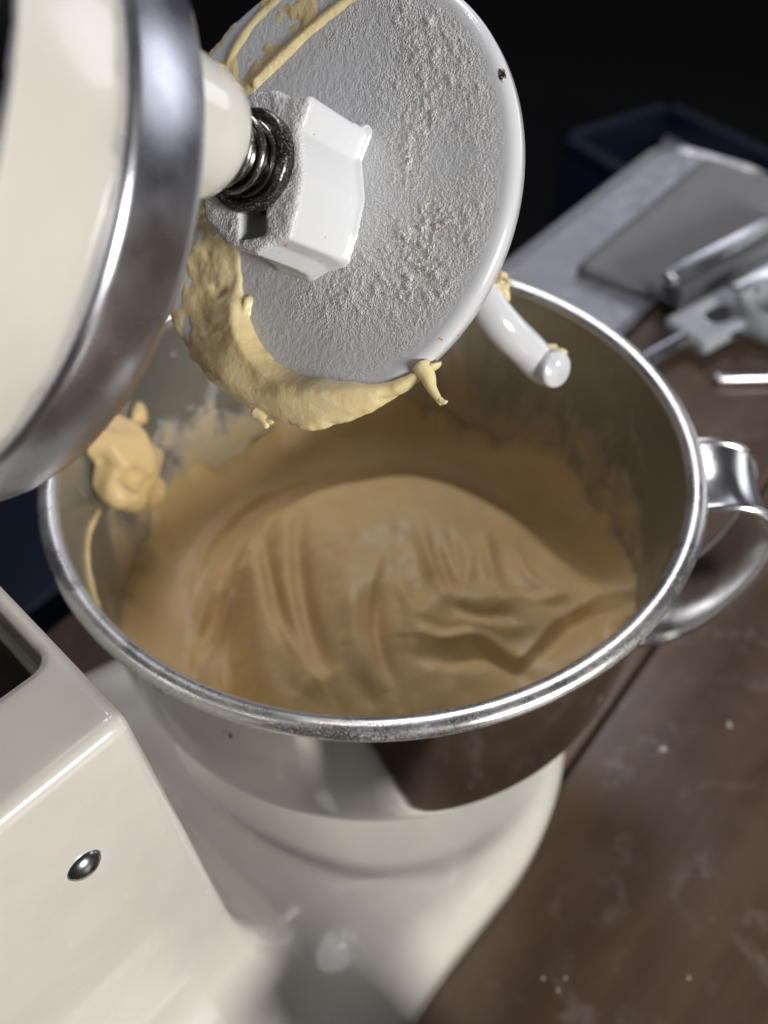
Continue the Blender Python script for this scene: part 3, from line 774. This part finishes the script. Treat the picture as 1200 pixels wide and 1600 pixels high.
def towel():
    nx, ny = 60, 40; x0, x1, y0, y1 = .412, .650, -.10, .125
    V = []; 
    for z in (1, 0):
        for i in range(nx):
            for j in range(ny):
                u, v = i / (nx - 1), j / (ny - 1); x = x0 + (x1 - x0) * u; y = y0 + (y1 - y0) * v
                e = min(u, 1 - u) * (nx - 1) ; e2 = min(v, 1 - v) * (ny - 1); rd = min(1, e / 1.5, e2 / 1.5)
                hh = .0125 + .0016 * float(fbm(np.array(x * 30), np.array(y * 30), np.array(1.), 2))
                zz = .0026 + (hh * (.55 + .45 * math.sqrt(rd)) if z else 0)
                V.append((*tab(x, y), zz))
    F = []
    for s in (0, 1):
        o = s * nx * ny
        for i in range(nx - 1):
            for j in range(ny - 1):
                q = (o + i * ny + j, o + (i + 1) * ny + j, o + (i + 1) * ny + j + 1, o + i * ny + j + 1); F.append(q if s == 0 else q[::-1])
    N = nx * ny
    bd = [(i, 0) for i in range(nx)] + [(nx - 1, j) for j in range(1, ny)] + [(i, ny - 1) for i in range(nx - 2, -1, -1)] + [(0, j) for j in range(ny - 2, 0, -1)]
    for (a, b), (c, d) in zip(bd, bd[1:] + bd[:1]): F.append((a * ny + b, N + a * ny + b, N + c * ny + d, c * ny + d))
    return V, F
V, F = towel(); o = mesh_obj('folded_cloth', V, F, M_towel); centre_origin(o, (*towel_c, 0))
tag(o, 'folded grey cloth lying flat on the silver tray under the steel utensils', 'cloth')
def at_h(x, y, z): return on_z(x, y, z)
# steel bench knife: blade bar with dark grip
def bar(p, q, hw, hh, r=.002, seg=3):
    p, q = np.array(p), np.array(q); c = (p + q) / 2; d = q - p; Lh = np.linalg.norm(d[:2]) / 2
    return bevel_box(c, (Lh, hw, hh), r, math.atan2(d[1], d[0]), seg)
k = thing('bench_scraper', 'steel bench scraper with dark grip lying on the grey cloth', 'scraper', tuple(on_z(1100, 420, .014)))
p, q = on_z(1042, 438, .034), on_z(1240, 330, .034)
V, F = bar(p, q, .0062, .0045, .002); mesh_obj('rail', V, F, M_handle, k)
p2, q2 = p + np.array([.006, -.004, -.0115]), q + np.array([.006, -.004, -.0115])
V, F = bar(p2, q2, .010, .0068, .003); mesh_obj('grip', V, F, M_grip, k)
d = (q - p) / np.linalg.norm(q - p); s = np.array([d[1], -d[0], 0])
V, F = bevel_box((p + q) / 2 + s * .035 + np.array([0, 0, -.0172]), (np.linalg.norm(q - p) / 2 * .96, .034, .0009), .0005, math.atan2(d[1], d[0]), 2); mesh_obj('blade', V, F, M_steel, k)
# spatula with grey head
k = thing('spatula', 'grey headed spatula with pale metal handle beside the bench scraper', 'spatula', tuple(on_z(1080, 525, 0)))
p, q = on_z(990, 575, .010), on_z(1085, 522, .012)
P = np.linspace(p, q, 24); V, F = tube(P, round_ends(P, .0068), 16); mesh_obj('handle', V, F, M_handle, k)
def sd_sp(pt, c=on_z(1118, 500, .014), ang=math.atan2((q - p)[1], (q - p)[0])):
    r = pt - c; x = r[..., 0] * math.cos(ang) + r[..., 1] * math.sin(ang); y = -r[..., 0] * math.sin(ang) + r[..., 1] * math.cos(ang)
    s = np.stack([x, y, r[..., 2]], -1)
    b = sd_box(s, (0, 0, 0), (.036, .021, .0065), .005); dish = np.linalg.norm((s - np.array([.004, 0, .014])) * np.array([.45, .8, 1]), axis=-1) - .0125
    return smax(b, -dish, .003)
c = on_z(1118, 500, .014); V, Q = surface(sd_sp, c - np.array([.05, .05, .02]), c + np.array([.05, .05, .02]), .0022); mesh_obj('blade', V, Q, M_spat, k)
# second grey utensil on the right
k = thing('measuring_scoop', 'grey scoop with stub handle lying beyond the spatula head', 'scoop', tuple(on_z(1180, 480, 0)))
c = on_z(1205, 478, .024)
def sd_scoop(pt, c=c):
    r = pt - c; b = np.linalg.norm(r * np.array([1, 1, 1.15]), axis=-1) - .027; b = smax(b, r[..., 2] - .010, .002)
    return smax(b, -(np.linalg.norm((r - np.array([0, 0, .004])) * np.array([1, 1, 1.15]), axis=-1) - .0245), .001)
V, Q = surface(sd_scoop, c - .034, c + .034, .0017); mesh_obj('bowl', V, Q, M_spat, k)
P = np.linspace(on_z(1180, 455, .034), on_z(1196, 448, .034), 16); V, F = tube(P, round_ends(P, .0042), 14); mesh_obj('handle', V, F, M_paper, k)
# spoon handle on the bare table
k = thing('steel_spoon', 'slim steel spoon lying on bare wood past the bowl handle', 'spoon', tuple(on_z(1160, 592, 0)))
p, q = on_z(1112, 592, .004), on_z(1290, 588, .006)
P = np.linspace(p, q, 30); R = round_ends(P, .0034); V, F = tube(P, R, 14); mesh_obj('handle', V, F, M_handle, k)
c = q + (q - p) / np.linalg.norm(q - p) * .022
def sd_spoon(pt, c=c):
    r = pt - c; return smax(np.linalg.norm(r * np.array([.62, 1, 1.6]), axis=-1) - .015, -(np.linalg.norm((r - np.array([0, 0, .004])) * np.array([.62, 1, 1.6]), axis=-1) - .0138), .001)
V, Q = surface(sd_spoon, c - .032, c + .032, .0016); mesh_obj('bowl', V, Q, M_handle, k)
# flour crumbs scattered on the planks
for i, (x, y, r) in enumerate(((1035, 1170, .0026), (973, 1104, .0018), (1138, 1132, .0020), (849, 1528, .0010), (862, 1527, .0009), (884, 1527, .0012), (872, 1547, .0012), (1075, 1527, .0014))):
    p = on_z(x, y, r * .2)
    def f(q, p=p, r=r * .8, i=i): return np.linalg.norm((q - p) * np.array([1, 1, 2.2]), axis=-1) - r * (.75 + 1.1 * fbm(q[..., 0] * 500 + i, q[..., 1] * 500, q[..., 2] * 500, 2))
    V, Q = surface(f, p - 1.8 * r, p + 1.8 * r, r / 4); o = mesh_obj('flour_crumb', V, Q, M_flourball); centre_origin(o, p)
    tag(o, ('largest pale flour crumb on the bare wide plank', 'pale flour crumb right beside the dark joint between planks', 'pale flour crumb on the plank out past the bowl handle', 'tiny pale crumb in the close cluster of flour crumbs', 'tiny pale crumb in the close cluster of flour crumbs', 'tiny pale crumb in the close cluster of flour crumbs', 'tiny pale crumb in the close cluster of flour crumbs', 'lone small flour crumb on the plank away from the cluster')[i], 'crumb', 'flour crumbs scattered on the planks')

# added jar out of view: stand-in for whatever shades the mixer's base
k = thing('shadow_prop', 'added dark brown jar out of view, stand-in casting the shadow on the mixer base', 'jar', (-.116, -.178, 0))
V, F = lathe([(.0004, .0006), (.025, .0006), (.0275, .003), (.0285, .01), (.0285, .092), (.0265, .099), (.0225, .103), (.0225, .1045), (.0004, .1045)], 64)
mesh_obj('glass', V, F, M_shadow_prop, k, local=True)
V, F = lathe([(.0004, .103), (.0245, .103), (.0250, .104), (.0250, .115), (.0238, .1165), (.0004, .1165)], 64)
mesh_obj('lid', V, F, M_shadow_prop, k, local=True)

# ------------------------------------------------------------------ dim things on the floor behind the table
c0, c1, c2 = on_z(885, 215, -.45), on_z(1045, 165, -.45), on_z(1330, 250, -.45)
k = thing('storage_bin', 'dark blue plastic bin on the floor behind the table holding grey paper', 'storage bin', (float(c1[0]), float(c1[1]) - .1, -.75))
def bin_wall(p, q, z0, z1, th=.006):
    p, q = np.array(p[:2]), np.array(q[:2]); d = (q - p); c = (p + q) / 2
    return bevel_box((c[0], c[1], (z0 + z1) / 2), (np.linalg.norm(d) / 2 + th, th, (z1 - z0) / 2), .004, math.atan2(d[1], d[0]))
cA, cB = np.array(c0[:2]), np.array(c1[:2]); dAB = cB - cA; nAB = np.array([dAB[1], -dAB[0]]) / np.linalg.norm(dAB); cC = cB + nAB * .62; cD = cA + nAB * .62
for p, q in ((cA, cB), (cB, cC), (cC, cD), (cD, cA)):
    s = mesh_obj('side', *bin_wall(p, q, -.75, -.45), M_blue, k, smooth=False)
    mesh_obj('rim', *bin_wall(p, q, -.462, -.444, .016), M_blue, k, smooth=False)
m = (cA + cB + cC + cD) / 4; mesh_obj('bottom', *bevel_box((m[0], m[1], -.742), (np.linalg.norm(dAB) / 2, .31, .006), .003, math.atan2(dAB[1], dAB[0])), M_blue, k, smooth=False)
pc = on_z(1095, 222, -.48); o = mesh_obj('paper_pad', *bevel_box((pc[0], pc[1], -.622), (.11, .09, .112), .006, .35), M_paper, smooth=False); centre_origin(o, (pc[0], pc[1], -.73))
tag(o, 'stack of grey paper standing in the blue bin', 'paper')
p = on_z(45, 930, -.70); o = mesh_obj('crate', *join([bevel_box((p[0], p[1], -.66), (.20, .13, .088), .012, .1), bevel_box((p[0], p[1], -.578), (.208, .138, .010), .005, .1)]), M_blue); centre_origin(o, (p[0], p[1], -.75))
tag(o, 'dark blue lidded crate on the floor behind the mixer column', 'crate')
